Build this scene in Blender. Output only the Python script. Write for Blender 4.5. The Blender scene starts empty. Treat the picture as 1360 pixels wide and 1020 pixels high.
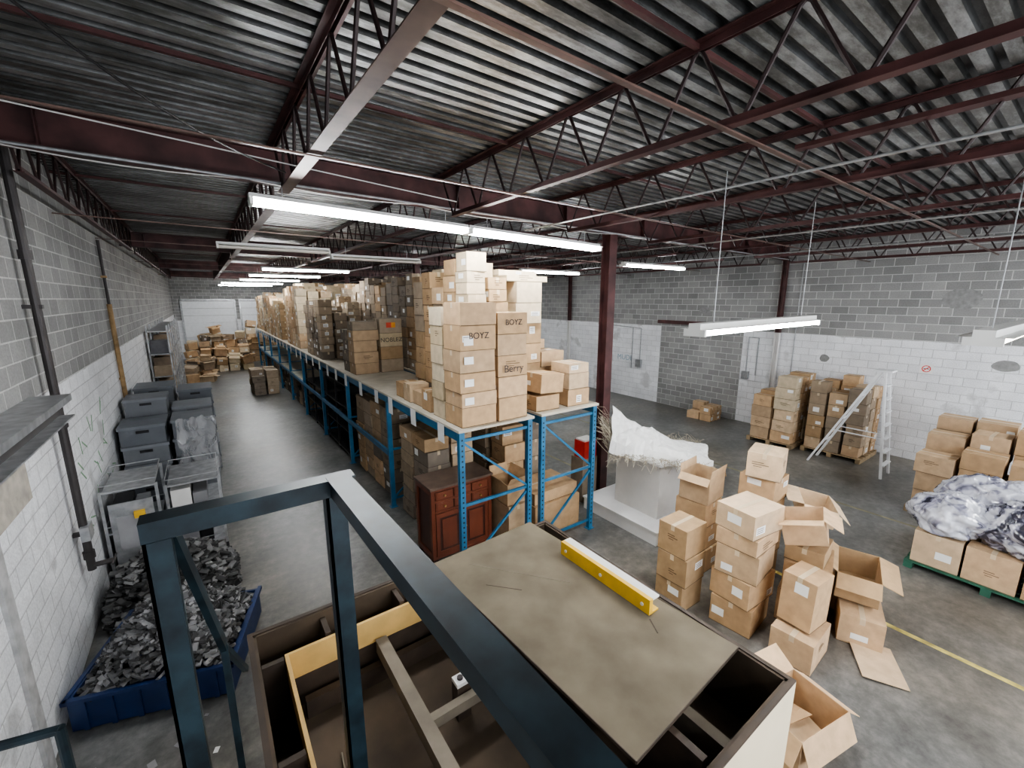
import bpy, math, random
from mathutils import Vector, Matrix, noise

scene = bpy.context.scene
try:
    scene.view_settings.look = 'AgX - Medium High Contrast'
    scene.view_settings.exposure = .62
except Exception:
    pass
# ------------------------------------------------------------------ materials
def nt(m):
    m.use_nodes = True
    t = m.node_tree
    b = t.nodes.get("Principled BSDF")
    return t, b

def pmat(name, col, rough=.6, metal=0., var=.18, scale=6., bump=0., attr=False, spec=.5, detail=4, col2=None, stretch=None):
    m = bpy.data.materials.new(name)
    t, b = nt(m)
    N, L = t.nodes, t.links
    tc = N.new("ShaderNodeTexCoord")
    nz = N.new("ShaderNodeTexNoise"); nz.inputs["Scale"].default_value = scale; nz.inputs["Detail"].default_value = detail
    if stretch:
        mp = N.new("ShaderNodeMapping"); mp.inputs["Scale"].default_value = stretch
        L.new(tc.outputs["Object"], mp.inputs["Vector"]); L.new(mp.outputs[0], nz.inputs["Vector"])
    else:
        L.new(tc.outputs["Object"], nz.inputs["Vector"])
    mr = N.new("ShaderNodeMapRange")
    mr.inputs["From Min"].default_value = .3; mr.inputs["From Max"].default_value = .7
    L.new(nz.outputs["Fac"], mr.inputs["Value"])
    if attr:
        mr.inputs["To Min"].default_value = 1 - var; mr.inputs["To Max"].default_value = 1 + var
        at = N.new("ShaderNodeAttribute"); at.attribute_name = "Col"
        mx = N.new("ShaderNodeVectorMath"); mx.operation = 'SCALE'
        L.new(at.outputs["Color"], mx.inputs[0]); L.new(mr.outputs[0], mx.inputs["Scale"])
        L.new(mx.outputs[0], b.inputs["Base Color"])
    else:
        mx = N.new("ShaderNodeMix"); mx.data_type = 'RGBA'
        c1 = [c * (1 - var) for c in col] + [1]
        c2 = ([min(1, c * (1 + var)) for c in col] + [1]) if col2 is None else list(col2) + [1]
        mx.inputs["A"].default_value = c1; mx.inputs["B"].default_value = c2
        L.new(mr.outputs[0], mx.inputs["Factor"]); L.new(mx.outputs["Result"], b.inputs["Base Color"])
    b.inputs["Roughness"].default_value = rough
    b.inputs["Metallic"].default_value = metal
    b.inputs["Specular IOR Level"].default_value = spec
    if bump:
        bp = N.new("ShaderNodeBump"); bp.inputs["Strength"].default_value = bump; bp.inputs["Distance"].default_value = .02
        L.new(nz.outputs["Fac"], bp.inputs["Height"]); L.new(bp.outputs[0], b.inputs["Normal"])
    return m

M = {}
M['card'] = pmat("cardboard", (.5, .3, .14), .85, attr=True, var=.12, scale=9, bump=.1, spec=.2)
M['tape'] = pmat("packing_tape", (.58, .47, .32), .3, var=.1)
M['label'] = pmat("paper_label", (.85, .85, .83), .6, var=.05)
M['ink'] = pmat("dark_ink", (.05, .04, .04), .7)
M['redink'] = pmat("red_ink", (.65, .08, .04), .6)
M['orangeink'] = pmat("orange_ink", (.8, .35, .05), .6)
M['steelred'] = pmat("red_oxide_steel", (.078, .032, .031), .5, .2, var=.5, scale=3)
M['steeltan'] = pmat("worn_primer_steel", (.13, .08, .065), .42, .3, var=.45, scale=3)
M['rod'] = pmat("joist_rod", (.035, .02, .02), .5, .2, var=.3)
M['blue'] = pmat("rack_blue_paint", (.03, .15, .28), .4, .1, var=.2)
M['railblue'] = pmat("rail_blue_paint", (.006, .013, .019), .38, .2, var=.35, scale=8, col2=(.018, .038, .050))
M['ply'] = pmat("dusty_plywood", (.145, .123, .090), .85, var=.25, scale=2.5, bump=.1, spec=.15, detail=10)
M['deckboard'] = pmat("rack_deck_board", (.5, .46, .38), .8, var=.15, scale=3)
M['darkwood'] = pmat("dark_wood", (.045, .03, .02), .7, var=.35, scale=5)
M['brownboard'] = pmat("brown_hardboard", (.065, .045, .028), .8, var=.35, scale=3)
M['lumber'] = pmat("lumber", (.17, .145, .11), .8, var=.2, scale=5)
M['yellow'] = pmat("yellow_paint", (.70, .43, .04), .5, var=.15)
M['yellowpanel'] = pmat("yellow_panel", (.60, .39, .14), .6, var=.12)
M['cream'] = pmat("cream_panel", (.74, .64, .46), .6, var=.05, scale=2)
M['cabinet'] = pmat("stained_cabinet_wood", (.13, .036, .017), .35, var=.3, scale=4, stretch=(1, 1, .2))
M['cabinetd'] = pmat("dark_cabinet_wood", (.05, .016, .01), .35, var=.3)
M['cabtop'] = pmat("cabinet_top", (.10, .07, .055), .4, var=.3)
M['brass'] = pmat("brass_knob", (.45, .33, .15), .35, .9)
M['galv'] = pmat("galvanised_steel", (.42, .43, .44), .4, .6, var=.25, scale=10)
M['alu'] = pmat("aluminium", (.80, .81, .82), .45, 0, var=.06)
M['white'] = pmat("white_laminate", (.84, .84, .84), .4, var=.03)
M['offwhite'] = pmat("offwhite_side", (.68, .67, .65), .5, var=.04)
M['greycrate'] = pmat("grey_plastic", (.13, .145, .165), .5, attr=True, var=.1)
M['bin'] = pmat("blue_bin_plastic", (.010, .028, .095), .4, var=.2)
M['slate'] = pmat("grey_offcuts", (.3, .3, .3), .7, attr=True, var=.2)
M['black'] = pmat("black_metal", (.015, .015, .017), .4, .3)
M['cloth'] = pmat("white_sheet", (.76, .76, .745), .3, var=.06, scale=12)
M['twine'] = pmat("jute_twine", (.36, .32, .25), .9)
M['red'] = pmat("red_plastic", (.5, .03, .02), .5)
M['green'] = pmat("green_pallet_wood", (.03, .11, .07), .7, var=.3)
M['palletwood'] = pmat("pallet_wood", (.3, .22, .13), .8, var=.3)
M['pipe'] = pmat("dark_pipe", (.05, .045, .045), .5, .3)
M['rusty'] = pmat("rusty_pipe", (.33, .22, .11), .7, .1, var=.4)
M['fixture'] = pmat("fixture_enamel", (.7, .7, .68), .4, var=.05)
M['patch'] = pmat("mortar_patch", (.26, .26, .255), .9, var=.2, scale=12)
M['signred'] = pmat("sign_red", (.7, .02, .02), .5)
M['greenmark'] = pmat("green_chalk", (.25, .42, .27), .8)
M['bluemark'] = pmat("blue_chalk", (.30, .42, .50), .8)
M['conc'] = pmat("rough_concrete", (.40, .37, .32), .9, var=.25, scale=8, bump=.4)
M['jamb'] = pmat("grey_jamb", (.45, .45, .45), .9, var=.25, scale=8, bump=.3)
M['offtube'] = pmat("unlit_tube", (.85, .8, .72), .3, var=.02)
M['door'] = pmat("white_dock_door", (.82, .84, .86), .4, var=.05)
M['lineyel'] = pmat("worn_line_paint", (.46, .38, .11), .7, var=.5, scale=7)
M['linefaint'] = pmat("faded_line_paint", (.22, .205, .13), .7, var=.35, scale=5)

def emis(name, col, s):
    m = bpy.data.materials.new(name); t, b = nt(m)
    b.inputs["Emission Color"].default_value = (*col, 1); b.inputs["Emission Strength"].default_value = s
    b.inputs["Base Color"].default_value = (.9, .9, .9, 1)
    return m
M['tube'] = emis("lit_tube", (.965, .985, 1), 76)
M['tubewarm'] = emis("warm_tube", (1, .88, .70), 7)

def plastic(name, p0, p1):
    m = bpy.data.materials.new(name); t, b = nt(m)
    N, L = t.nodes, t.links
    tc = N.new("ShaderNodeTexCoord"); nz = N.new("ShaderNodeTexNoise"); nz.inputs["Scale"].default_value = 3.2; nz.inputs["Detail"].default_value = 3; nz.inputs["Distortion"].default_value = 1.6
    L.new(tc.outputs["Object"], nz.inputs["Vector"])
    cr = N.new("ShaderNodeValToRGB")
    e = cr.color_ramp.elements
    e[0].position = p0; e[0].color = (.04, .04, .06, 1)
    e[1].position = p1; e[1].color = (.62, .63, .69, 1)
    x = cr.color_ramp.elements.new(p0 + (p1 - p0)*.5); x.color = (.28, .28, .36, 1)
    L.new(nz.outputs["Fac"], cr.inputs[0]); L.new(cr.outputs[0], b.inputs["Base Color"])
    b.inputs["Roughness"].default_value = .12; b.inputs["Coat Weight"].default_value = 1.; b.inputs["Coat Roughness"].default_value = .08
    return m
M['bag'] = plastic("clear_plastic_film", .34, .52)
M['bagdark'] = plastic("clear_plastic_over_dark", .46, .60)

def film():
    m = bpy.data.materials.new("shrink_wrap"); t, b = nt(m)
    b.inputs["Base Color"].default_value = (.8, .8, .82, 1); b.inputs["Roughness"].default_value = .12
    b.inputs["Alpha"].default_value = .32
    return m
M['film'] = film()

# ------------------------------------------------------------------ wall material (blocks)
def wall_mat(name, axis, white_h, infill=None):
    m = bpy.data.materials.new(name); t, b = nt(m)
    N, L = t.nodes, t.links
    g = N.new("ShaderNodeNewGeometry"); sp = N.new("ShaderNodeSeparateXYZ"); L.new(g.outputs["Position"], sp.inputs[0])
    cb = N.new("ShaderNodeCombineXYZ")
    L.new(sp.outputs[axis], cb.inputs["X"]); L.new(sp.outputs["Z"], cb.inputs["Y"])
    br = N.new("ShaderNodeTexBrick"); L.new(cb.outputs[0], br.inputs["Vector"])
    br.inputs["Scale"].default_value = 1; br.inputs["Brick Width"].default_value = .4; br.inputs["Row Height"].default_value = .2
    br.inputs["Mortar Size"].default_value = .010; br.inputs["Mortar Smooth"].default_value = .3
    br.inputs["Color1"].default_value = (.23, .23, .225, 1); br.inputs["Color2"].default_value = (.33, .328, .32, 1)
    br.inputs["Mortar"].default_value = (.54, .54, .53, 1)
    bw = N.new("ShaderNodeTexBrick"); L.new(cb.outputs[0], bw.inputs["Vector"])
    bw.inputs["Scale"].default_value = 1; bw.inputs["Brick Width"].default_value = .4; bw.inputs["Row Height"].default_value = .2
    bw.inputs["Mortar Size"].default_value = .007; bw.inputs["Mortar Smooth"].default_value = .5
    bw.inputs["Color1"].default_value = (.84, .85, .87, 1); bw.inputs["Color2"].default_value = (.77, .78, .80, 1)
    bw.inputs["Mortar"].default_value = (.52, .52, .53, 1)
    nz = N.new("ShaderNodeTexNoise"); nz.inputs["Scale"].default_value = 1.3; nz.inputs["Detail"].default_value = 8; L.new(g.outputs["Position"], nz.inputs["Vector"])
    nf = N.new("ShaderNodeTexNoise"); nf.inputs["Scale"].default_value = 45; nf.inputs["Detail"].default_value = 3; L.new(g.outputs["Position"], nf.inputs["Vector"])
    def math_(op, a, bb, clamp=False):
        n = N.new("ShaderNodeMath"); n.operation = op; n.use_clamp = clamp
        for i, v in enumerate((a, bb)):
            if isinstance(v, (int, float)): n.inputs[i].default_value = v
            else: L.new(v, n.inputs[i])
        return n.outputs[0]
    jit = math_('MULTIPLY', math_('SUBTRACT', nz.outputs["Fac"], .5), .12)
    mask = math_('MULTIPLY', math_('SUBTRACT', math_('ADD', sp.outputs["Z"], jit), white_h), -60, True)
    worn = math_('MULTIPLY', math_('SUBTRACT', nz.outputs["Fac"], .60), 14, True)
    mask = math_('MULTIPLY', mask, math_('SUBTRACT', 1, math_('MULTIPLY', worn, .55)))
    if infill:
        a1 = math_('GREATER_THAN', sp.outputs[axis], infill[0]); a2 = math_('LESS_THAN', sp.outputs[axis], infill[1])
        mask = math_('MULTIPLY', mask, math_('SUBTRACT', 1, math_('MULTIPLY', a1, a2)))
    mx = N.new("ShaderNodeMix"); mx.data_type = 'RGBA'
    L.new(mask, mx.inputs["Factor"]); L.new(br.outputs["Color"], mx.inputs["A"]); L.new(bw.outputs["Color"], mx.inputs["B"])
    sc = N.new("ShaderNodeVectorMath"); sc.operation = 'SCALE'
    L.new(mx.outputs["Result"], sc.inputs[0])
    v = math_('ADD', math_('MULTIPLY', nz.outputs["Fac"], .6), math_('MULTIPLY', nf.outputs["Fac"], .6))
    L.new(math_('ADD', v, .41), sc.inputs["Scale"])
    L.new(sc.outputs[0], b.inputs["Base Color"])
    b.inputs["Roughness"].default_value = .85
    bp = N.new("ShaderNodeBump"); bp.inputs["Strength"].default_value = .6; bp.inputs["Distance"].default_value = .015
    L.new(math_('ADD', math_('SUBTRACT', 1, br.outputs["Fac"]), math_('MULTIPLY', nf.outputs["Fac"], .5)), bp.inputs["Height"])
    L.new(bp.outputs[0], b.inputs["Normal"])
    return m

def floor_mat():
    m = bpy.data.materials.new("worn_concrete_floor"); t, b = nt(m)
    N, L = t.nodes, t.links
    g = N.new("ShaderNodeNewGeometry")
    n1 = N.new("ShaderNodeTexNoise"); n1.inputs["Scale"].default_value = .6; n1.inputs["Detail"].default_value = 12; n1.inputs["Roughness"].default_value = .7
    n2 = N.new("ShaderNodeTexNoise"); n2.inputs["Scale"].default_value = 8; n2.inputs["Detail"].default_value = 8; n2.inputs["Roughness"].default_value = .7
    n3 = N.new("ShaderNodeTexNoise"); n3.inputs["Scale"].default_value = .23; n3.inputs["Detail"].default_value = 3
    for n in (n1, n2, n3): L.new(g.outputs["Position"], n.inputs["Vector"])
    cr = N.new("ShaderNodeValToRGB"); e = cr.color_ramp.elements
    e[0].position = .32; e[0].color = (.055, .056, .054, 1); e[1].position = .70; e[1].color = (.25, .25, .24, 1)
    x = e.new(.5); x.color = (.128, .130, .126, 1)
    ad = N.new("ShaderNodeMath"); ad.operation = 'MULTIPLY_ADD'; ad.inputs[1].default_value = .5
    L.new(n2.outputs["Fac"], ad.inputs[0])
    sb = N.new("ShaderNodeMath"); sb.operation = 'SUBTRACT'; sb.inputs[1].default_value = .25
    L.new(n1.outputs["Fac"], sb.inputs[0]); L.new(sb.outputs[0], ad.inputs[2])
    L.new(ad.outputs[0], cr.inputs[0])
    tint = N.new("ShaderNodeMix"); tint.data_type = 'RGBA'; tint.blend_type = 'MULTIPLY'
    mr = N.new("ShaderNodeMapRange"); mr.inputs["From Min"].default_value = .42; mr.inputs["From Max"].default_value = .6
    L.new(n3.outputs["Fac"], mr.inputs["Value"]); L.new(mr.outputs[0], tint.inputs["Factor"])
    tint.inputs["B"].default_value = (1., .90, .78, 1)
    L.new(cr.outputs[0], tint.inputs["A"]); L.new(tint.outputs["Result"], b.inputs["Base Color"])
    rr = N.new("ShaderNodeMapRange"); rr.inputs["To Min"].default_value = .20; rr.inputs["To Max"].default_value = .55
    L.new(n1.outputs["Fac"], rr.inputs["Value"]); L.new(rr.outputs[0], b.inputs["Roughness"])
    bp = N.new("ShaderNodeBump"); bp.inputs["Strength"].default_value = .12; bp.inputs["Distance"].default_value = .01
    L.new(n2.outputs["Fac"], bp.inputs["Height"]); L.new(bp.outputs[0], b.inputs["Normal"])
    return m

def deck_mat(name="galvanised_roof_deck", k=1.):
    m = bpy.data.materials.new(name); t, b = nt(m)
    N, L = t.nodes, t.links
    g = N.new("ShaderNodeNewGeometry")
    mp = N.new("ShaderNodeMapping"); mp.inputs["Scale"].default_value = (.5, 1.6, 1)
    L.new(g.outputs["Position"], mp.inputs["Vector"])
    n1 = N.new("ShaderNodeTexNoise"); n1.inputs["Scale"].default_value = 2.5; n1.inputs["Detail"].default_value = 8; n1.inputs["Roughness"].default_value = .75
    L.new(mp.outputs[0], n1.inputs["Vector"])
    cr = N.new("ShaderNodeValToRGB"); e = cr.color_ramp.elements
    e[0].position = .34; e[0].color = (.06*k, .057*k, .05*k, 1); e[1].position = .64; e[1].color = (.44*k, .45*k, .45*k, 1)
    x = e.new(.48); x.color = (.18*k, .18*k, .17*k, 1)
    L.new(n1.outputs["Fac"], cr.inputs[0]); L.new(cr.outputs[0], b.inputs["Base Color"])
    b.inputs["Metallic"].default_value = .5; b.inputs["Roughness"].default_value = .36
    return m

# ------------------------------------------------------------------ mesh builder
def roofz(x): return .13 - .0127*(x + 1.5)
class MB:
    def __init__(s):
        s.v = []; s.f = []; s.m = []; s.c = []; s.mats = []
    def mi(s, k):
        if k not in s.mats: s.mats.append(k)
        return s.mats.index(k)
    def face(s, pts, mat, col=(1, 1, 1)):
        i = len(s.v); s.v += [tuple(p) for p in pts]
        s.f.append(tuple(range(i, i + len(pts)))); s.m.append(s.mi(mat)); s.c.append(col)
    def box(s, x0, x1, y0, y1, z0, z1, mat, col=(1, 1, 1), mtx=None):
        P = [Vector((x, y, z)) for z in (z0, z1) for y in (y0, y1) for x in (x0, x1)]
        if mtx is not None: P = [mtx @ p for p in P]
        i = len(s.v); s.v += [tuple(p) for p in P]
        for f in ((0, 2, 3, 1), (4, 5, 7, 6), (0, 1, 5, 4), (1, 3, 7, 5), (3, 2, 6, 7), (2, 0, 4, 6)):
            s.f.append(tuple(i + k for k in f)); s.m.append(s.mi(mat)); s.c.append(col)
    def beam(s, a, b, w, h, mat, col=(1, 1, 1)):
        a = Vector(a); b = Vector(b); d = b - a; ln = d.length
        z = d.normalized(); up = Vector((0, 0, 1)) if abs(z.z) < .95 else Vector((0, 1, 0))
        x = up.cross(z).normalized(); y = z.cross(x)
        R = Matrix((x, y, z)).transposed().to_4x4(); R.translation = a
        s.box(-w / 2, w / 2, -h / 2, h / 2, 0, ln, mat, col, R)
    def cyl(s, a, b, r, mat, n=8, col=(1, 1, 1), r2=None, caps=True):
        a = Vector(a); b = Vector(b); z = (b - a).normalized(); r2 = r if r2 is None else r2
        up = Vector((0, 0, 1)) if abs(z.z) < .95 else Vector((0, 1, 0))
        x = up.cross(z).normalized(); y = z.cross(x)
        i = len(s.v)
        for k in range(n):
            t = 2 * math.pi * k / n; o = x * math.cos(t) + y * math.sin(t)
            s.v.append(tuple(a + o * r)); s.v.append(tuple(b + o * r2))
        for k in range(n):
            j = (k + 1) % n
            s.f.append((i + 2 * k, i + 2 * j, i + 2 * j + 1, i + 2 * k + 1)); s.m.append(s.mi(mat)); s.c.append(col)
        if caps:
            s.f.append(tuple(i + 2 * k for k in reversed(range(n)))); s.m.append(s.mi(mat)); s.c.append(col)
            s.f.append(tuple(i + 2 * k + 1 for k in range(n))); s.m.append(s.mi(mat)); s.c.append(col)
    def build(s, name, smooth=False, parent=None, origin=True, roof=False):
        if roof: s.v = [(x, y, z + roofz(x)) for x, y, z in s.v]
        me = bpy.data.meshes.new(name)
        lo = [min(p[i] for p in s.v) for i in range(3)]; hi = [max(p[i] for p in s.v) for i in range(3)]
        o = Vector(((lo[0] + hi[0]) / 2, (lo[1] + hi[1]) / 2, lo[2])) if origin else Vector((0, 0, 0))
        me.from_pydata([tuple(Vector(p) - o) for p in s.v], [], s.f)
        for k in s.mats: me.materials.append(M[k])
        me.polygons.foreach_set("material_index", s.m)
        ca = me.color_attributes.new("Col", 'FLOAT_COLOR', 'CORNER')
        for p, c in zip(me.polygons, s.c):
            for li in p.loop_indices: ca.data[li].color = (*c, 1)
        if smooth: me.polygons.foreach_set("use_smooth", [True] * len(me.polygons))
        me.update()
        ob = bpy.data.objects.new(name, me); scene.collection.objects.link(ob)
        ob.location = o
        if parent is not None: attach(ob, parent)
        return ob

def attach(ob, parent):
    ob.parent = parent
    ob.matrix_parent_inverse = Matrix.Translation(parent.location).inverted()

def text(body, size, loc, rot, mat, parent, name="lettering"):
    cu = bpy.data.curves.new(name, 'FONT'); cu.body = body; cu.size = size; cu.align_x = 'CENTER'; cu.align_y = 'CENTER'
    cu.extrude = .0008
    tmp = bpy.data.objects.new(name + "_c", cu); scene.collection.objects.link(tmp)
    dg = bpy.context.evaluated_depsgraph_get()
    me = bpy.data.meshes.new_from_object(tmp.evaluated_get(dg))
    bpy.data.objects.remove(tmp)
    me.materials.clear(); me.materials.append(M[mat])
    ob = bpy.data.objects.new(name, me); scene.collection.objects.link(ob)
    ob.location = loc; ob.rotation_euler = rot
    attach(ob, parent)
    return ob

TAN = [(.48, .325, .19), (.42, .28, .16), (.53, .37, .23), (.46, .33, .21), (.38, .26, .15), (.56, .42, .28)]
BROWN = [(.31, .24, .17), (.25, .20, .15), (.36, .285, .21), (.21, .175, .14), (.40, .32, .235)]
LIGHT = [(.58, .48, .34), (.52, .42, .28), (.62, .53, .39)]
MIX = TAN + BROWN[:4] + LIGHT

def T(x, y, z, rz=0, rx=0, ry=0):
    return Matrix.Translation((x, y, z)) @ Matrix.Rotation(rz, 4, 'Z') @ Matrix.Rotation(rx, 4, 'X') @ Matrix.Rotation(ry, 4, 'Y')

def carton(mb, mtx, w, d, h, col, rng, lab=.5):
    """closed carton, base centre at mtx origin"""
    mb.box(-w / 2, w / 2, -d / 2, d / 2, 0, h, 'card', col, mtx)
    e = .002
    def q(pts, mat, c=(1, 1, 1)): mb.face([mtx @ Vector(p) for p in pts], mat, c)
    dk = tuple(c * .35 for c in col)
    long_x = w >= d
    tw = .026
    if long_x:
        q([(-w/2, -tw, h + e*1.5), (w/2, -tw, h + e*1.5), (w/2, tw, h + e*1.5), (-w/2, tw, h + e*1.5)], 'tape')
        q([(-w/2 - e, tw, h - .07), (-w/2 - e, -tw, h - .07), (-w/2 - e, -tw, h), (-w/2 - e, tw, h)], 'tape')
        q([(w/2 + e, -tw, h - .07), (w/2 + e, tw, h - .07), (w/2 + e, tw, h), (w/2 + e, -tw, h)], 'tape')
    else:
        q([(-tw, -d/2, h + e*1.5), (tw, -d/2, h + e*1.5), (tw, d/2, h + e*1.5), (-tw, d/2, h + e*1.5)], 'tape')
        q([(-tw, -d/2 - e, h - .07), (tw, -d/2 - e, h - .07), (tw, -d/2 - e, h), (-tw, -d/2 - e, h)], 'tape')
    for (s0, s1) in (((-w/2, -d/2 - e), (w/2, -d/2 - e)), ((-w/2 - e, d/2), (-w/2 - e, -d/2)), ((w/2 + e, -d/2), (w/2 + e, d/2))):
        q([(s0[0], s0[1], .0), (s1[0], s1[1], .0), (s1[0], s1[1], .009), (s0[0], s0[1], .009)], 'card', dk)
    def put(face, u0, v0, du, dv, mat, c=(1, 1, 1)):
        if face == 0:
            q([(u0, -d/2 - e*1.5, v0), (u0 + du, -d/2 - e*1.5, v0), (u0 + du, -d/2 - e*1.5, v0 + dv), (u0, -d/2 - e*1.5, v0 + dv)], mat, c)
        else:
            q([(-w/2 - e*1.5, -u0, v0), (-w/2 - e*1.5, -u0 - du, v0), (-w/2 - e*1.5, -u0 - du, v0 + dv), (-w/2 - e*1.5, -u0, v0 + dv)], mat, c)
    for face, L in ((0, w), (1, d)):
        r = rng.random()
        if r < lab * .6:
            lw = min(L * .4, rng.uniform(.1, .2)); lh = min(h * .45, rng.uniform(.07, .13))
            u = rng.uniform(-L/2 + .02, L/2 - .02 - lw); v = rng.uniform(.03, h - lh - .02)
            put(face, u, v, lw, lh, 'label')
            for k in range(3):
                put_u = u + lw * .1
                if face == 0:
                    q([(put_u, -d/2 - e*2.2, v + lh*(.2 + .25*k)), (put_u + lw*.7, -d/2 - e*2.2, v + lh*(.2 + .25*k)), (put_u + lw*.7, -d/2 - e*2.2, v + lh*(.28 + .25*k)), (put_u, -d/2 - e*2.2, v + lh*(.28 + .25*k))], 'ink')
        elif r < lab:
            lw = L * rng.uniform(.25, .5); u = -lw / 2 + rng.uniform(-.05, .05); v = h * rng.uniform(.35, .6)
            cc = tuple(c * .4 for c in col)
            put(face, u, v, lw, .014, 'card', cc); put(face, u, v + .03, lw * .7, .014, 'card', cc); put(face, u + lw*.1, v - .03, lw * .5, .012, 'card', cc)

def open_carton(mb, mtx, w, d, h, col, flaps=(2.2, 2.0, 2.3, 1.9), fl=None):
    t = .006; fl = fl or d / 2
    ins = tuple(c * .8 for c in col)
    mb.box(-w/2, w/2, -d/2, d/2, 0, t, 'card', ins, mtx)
    mb.box(-w/2, w/2, -d/2, -d/2 + t, 0, h, 'card', col, mtx)
    mb.box(-w/2, w/2, d/2 - t, d/2, 0, h, 'card', col, mtx)
    mb.box(-w/2, -w/2 + t, -d/2 + t, d/2 - t, 0, h, 'card', col, mtx)
    mb.box(w/2 - t, w/2, -d/2 + t, d/2 - t, 0, h, 'card', col, mtx)
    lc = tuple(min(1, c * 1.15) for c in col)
    A = flaps
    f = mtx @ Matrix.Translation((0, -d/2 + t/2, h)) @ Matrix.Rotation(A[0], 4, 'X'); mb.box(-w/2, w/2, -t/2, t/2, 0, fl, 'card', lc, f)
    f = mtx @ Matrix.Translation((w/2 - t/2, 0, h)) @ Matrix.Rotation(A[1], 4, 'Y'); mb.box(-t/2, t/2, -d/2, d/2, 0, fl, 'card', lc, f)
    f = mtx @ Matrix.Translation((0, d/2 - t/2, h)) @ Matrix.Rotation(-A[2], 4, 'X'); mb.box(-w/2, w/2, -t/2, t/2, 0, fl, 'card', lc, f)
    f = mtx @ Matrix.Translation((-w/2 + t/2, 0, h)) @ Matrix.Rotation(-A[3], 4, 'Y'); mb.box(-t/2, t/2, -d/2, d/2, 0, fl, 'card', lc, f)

def cstack(mb, x0, y0, z0, w, d, hs, rng, pal, jit=.016, lab=.5):
    z = z0
    base = rng.choice(pal)
    for h in hs:
        s = rng.uniform(.88, 1.0); s2 = rng.uniform(.88, 1.)
        if rng.random() < .35: base = rng.choice(pal)
        k = rng.uniform(.86, 1.12); c = tuple(min(.8, q*k) for q in base)
        carton(mb, T(x0 + w/2 + rng.uniform(-jit, jit), y0 + d/2 + rng.uniform(-jit, jit), z, rng.uniform(-.05, .05)), (w - .03) * s, (d - .03) * s2, h - .003, c, rng, lab)
        z += h
    return z

def block(name, x0, x1, y0, y1, z0, H, seed, w=.5, d=.45, h=.3, pal=MIX, var=.3, lab=.5, Hfn=None):
    rng = random.Random(seed); mb = MB()
    nx = max(1, round((x1 - x0) / w)); ny = max(1, round((y1 - y0) / d))
    w = (x1 - x0) / nx; d = (y1 - y0) / ny
    for j in range(ny):
        for i in range(nx):
            Ht = (Hfn(i, j) if Hfn else H) * (1 - rng.uniform(0, var))
            hs = []; tot = 0; hh = h * rng.uniform(.85, 1.15)
            while tot + hh*.6 < Ht:
                if rng.random() < .25: hh = h * rng.uniform(.65, 1.2)
                hs.append(hh); tot += hh
            cstack(mb, x0 + i*w, y0 + j*d, z0, w, d, hs or [h], rng, pal, lab=lab)
    return mb.build(name)

# ------------------------------------------------------------------ room shell
XL, XR, YB, YF, ZC = -1.5, 14.2, -4.0, 36.0, 5.62
M['wl'] = wall_mat("painted_block_left", "Y", 3.0)
M['wr'] = wall_mat("painted_block_right", "Y", 3.0, (6.9, 10.0))
M['wf'] = wall_mat("painted_block_far", "X", 2.6)
M['floor'] = floor_mat(); M['deck'] = deck_mat(); M['deckrib_shade'] = deck_mat("roof_deck_rib_shade", .3)  # rib material: darkened deck colour, painting shade into the recessed flutes
mb = MB(); mb.box(XL - .2, XR + .2, YB, YF + .2, -.15, 0, 'floor'); mb.build("floor", origin=False)
mb = MB(); mb.box(XL - .2, XL, YB, YF + .2, 0, 5.8, 'wl'); wall_left = mb.build("wall_left", origin=False)
mb = MB(); mb.box(XR, XR + .2, YB, YF + .2, 0, 5.6, 'wr'); wall_right = mb.build("wall_right", origin=False)
mb = MB(); mb.box(XL, XR, YF, YF + .2, 0, 5.6, 'wf'); mb.build("wall_far", origin=False)
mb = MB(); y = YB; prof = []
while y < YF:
    prof += [(y, ZC, 'deck'), (y + .085, ZC, 'deckrib_shade'), (y + .097, ZC + .045, 'deckrib_shade'), (y + .148, ZC + .045, 'deckrib_shade')]; y += .16
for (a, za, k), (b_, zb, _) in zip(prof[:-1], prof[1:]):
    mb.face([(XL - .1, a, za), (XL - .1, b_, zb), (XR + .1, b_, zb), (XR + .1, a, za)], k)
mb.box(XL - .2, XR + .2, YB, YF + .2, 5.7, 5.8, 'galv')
mb.build("ceiling", origin=False, roof=True)

mb = MB()
mb.box(6.5, 6.57, -3.5, 3.6, 0, .002, 'lineyel')
mb.box(9.9, 9.96, -1, 12, 0, .002, 'linefaint'); mb.box(6.9, 6.96, 6.3, 30, 0, .002, 'linefaint')
mb.build("floor_line_marking", origin=False)

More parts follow.
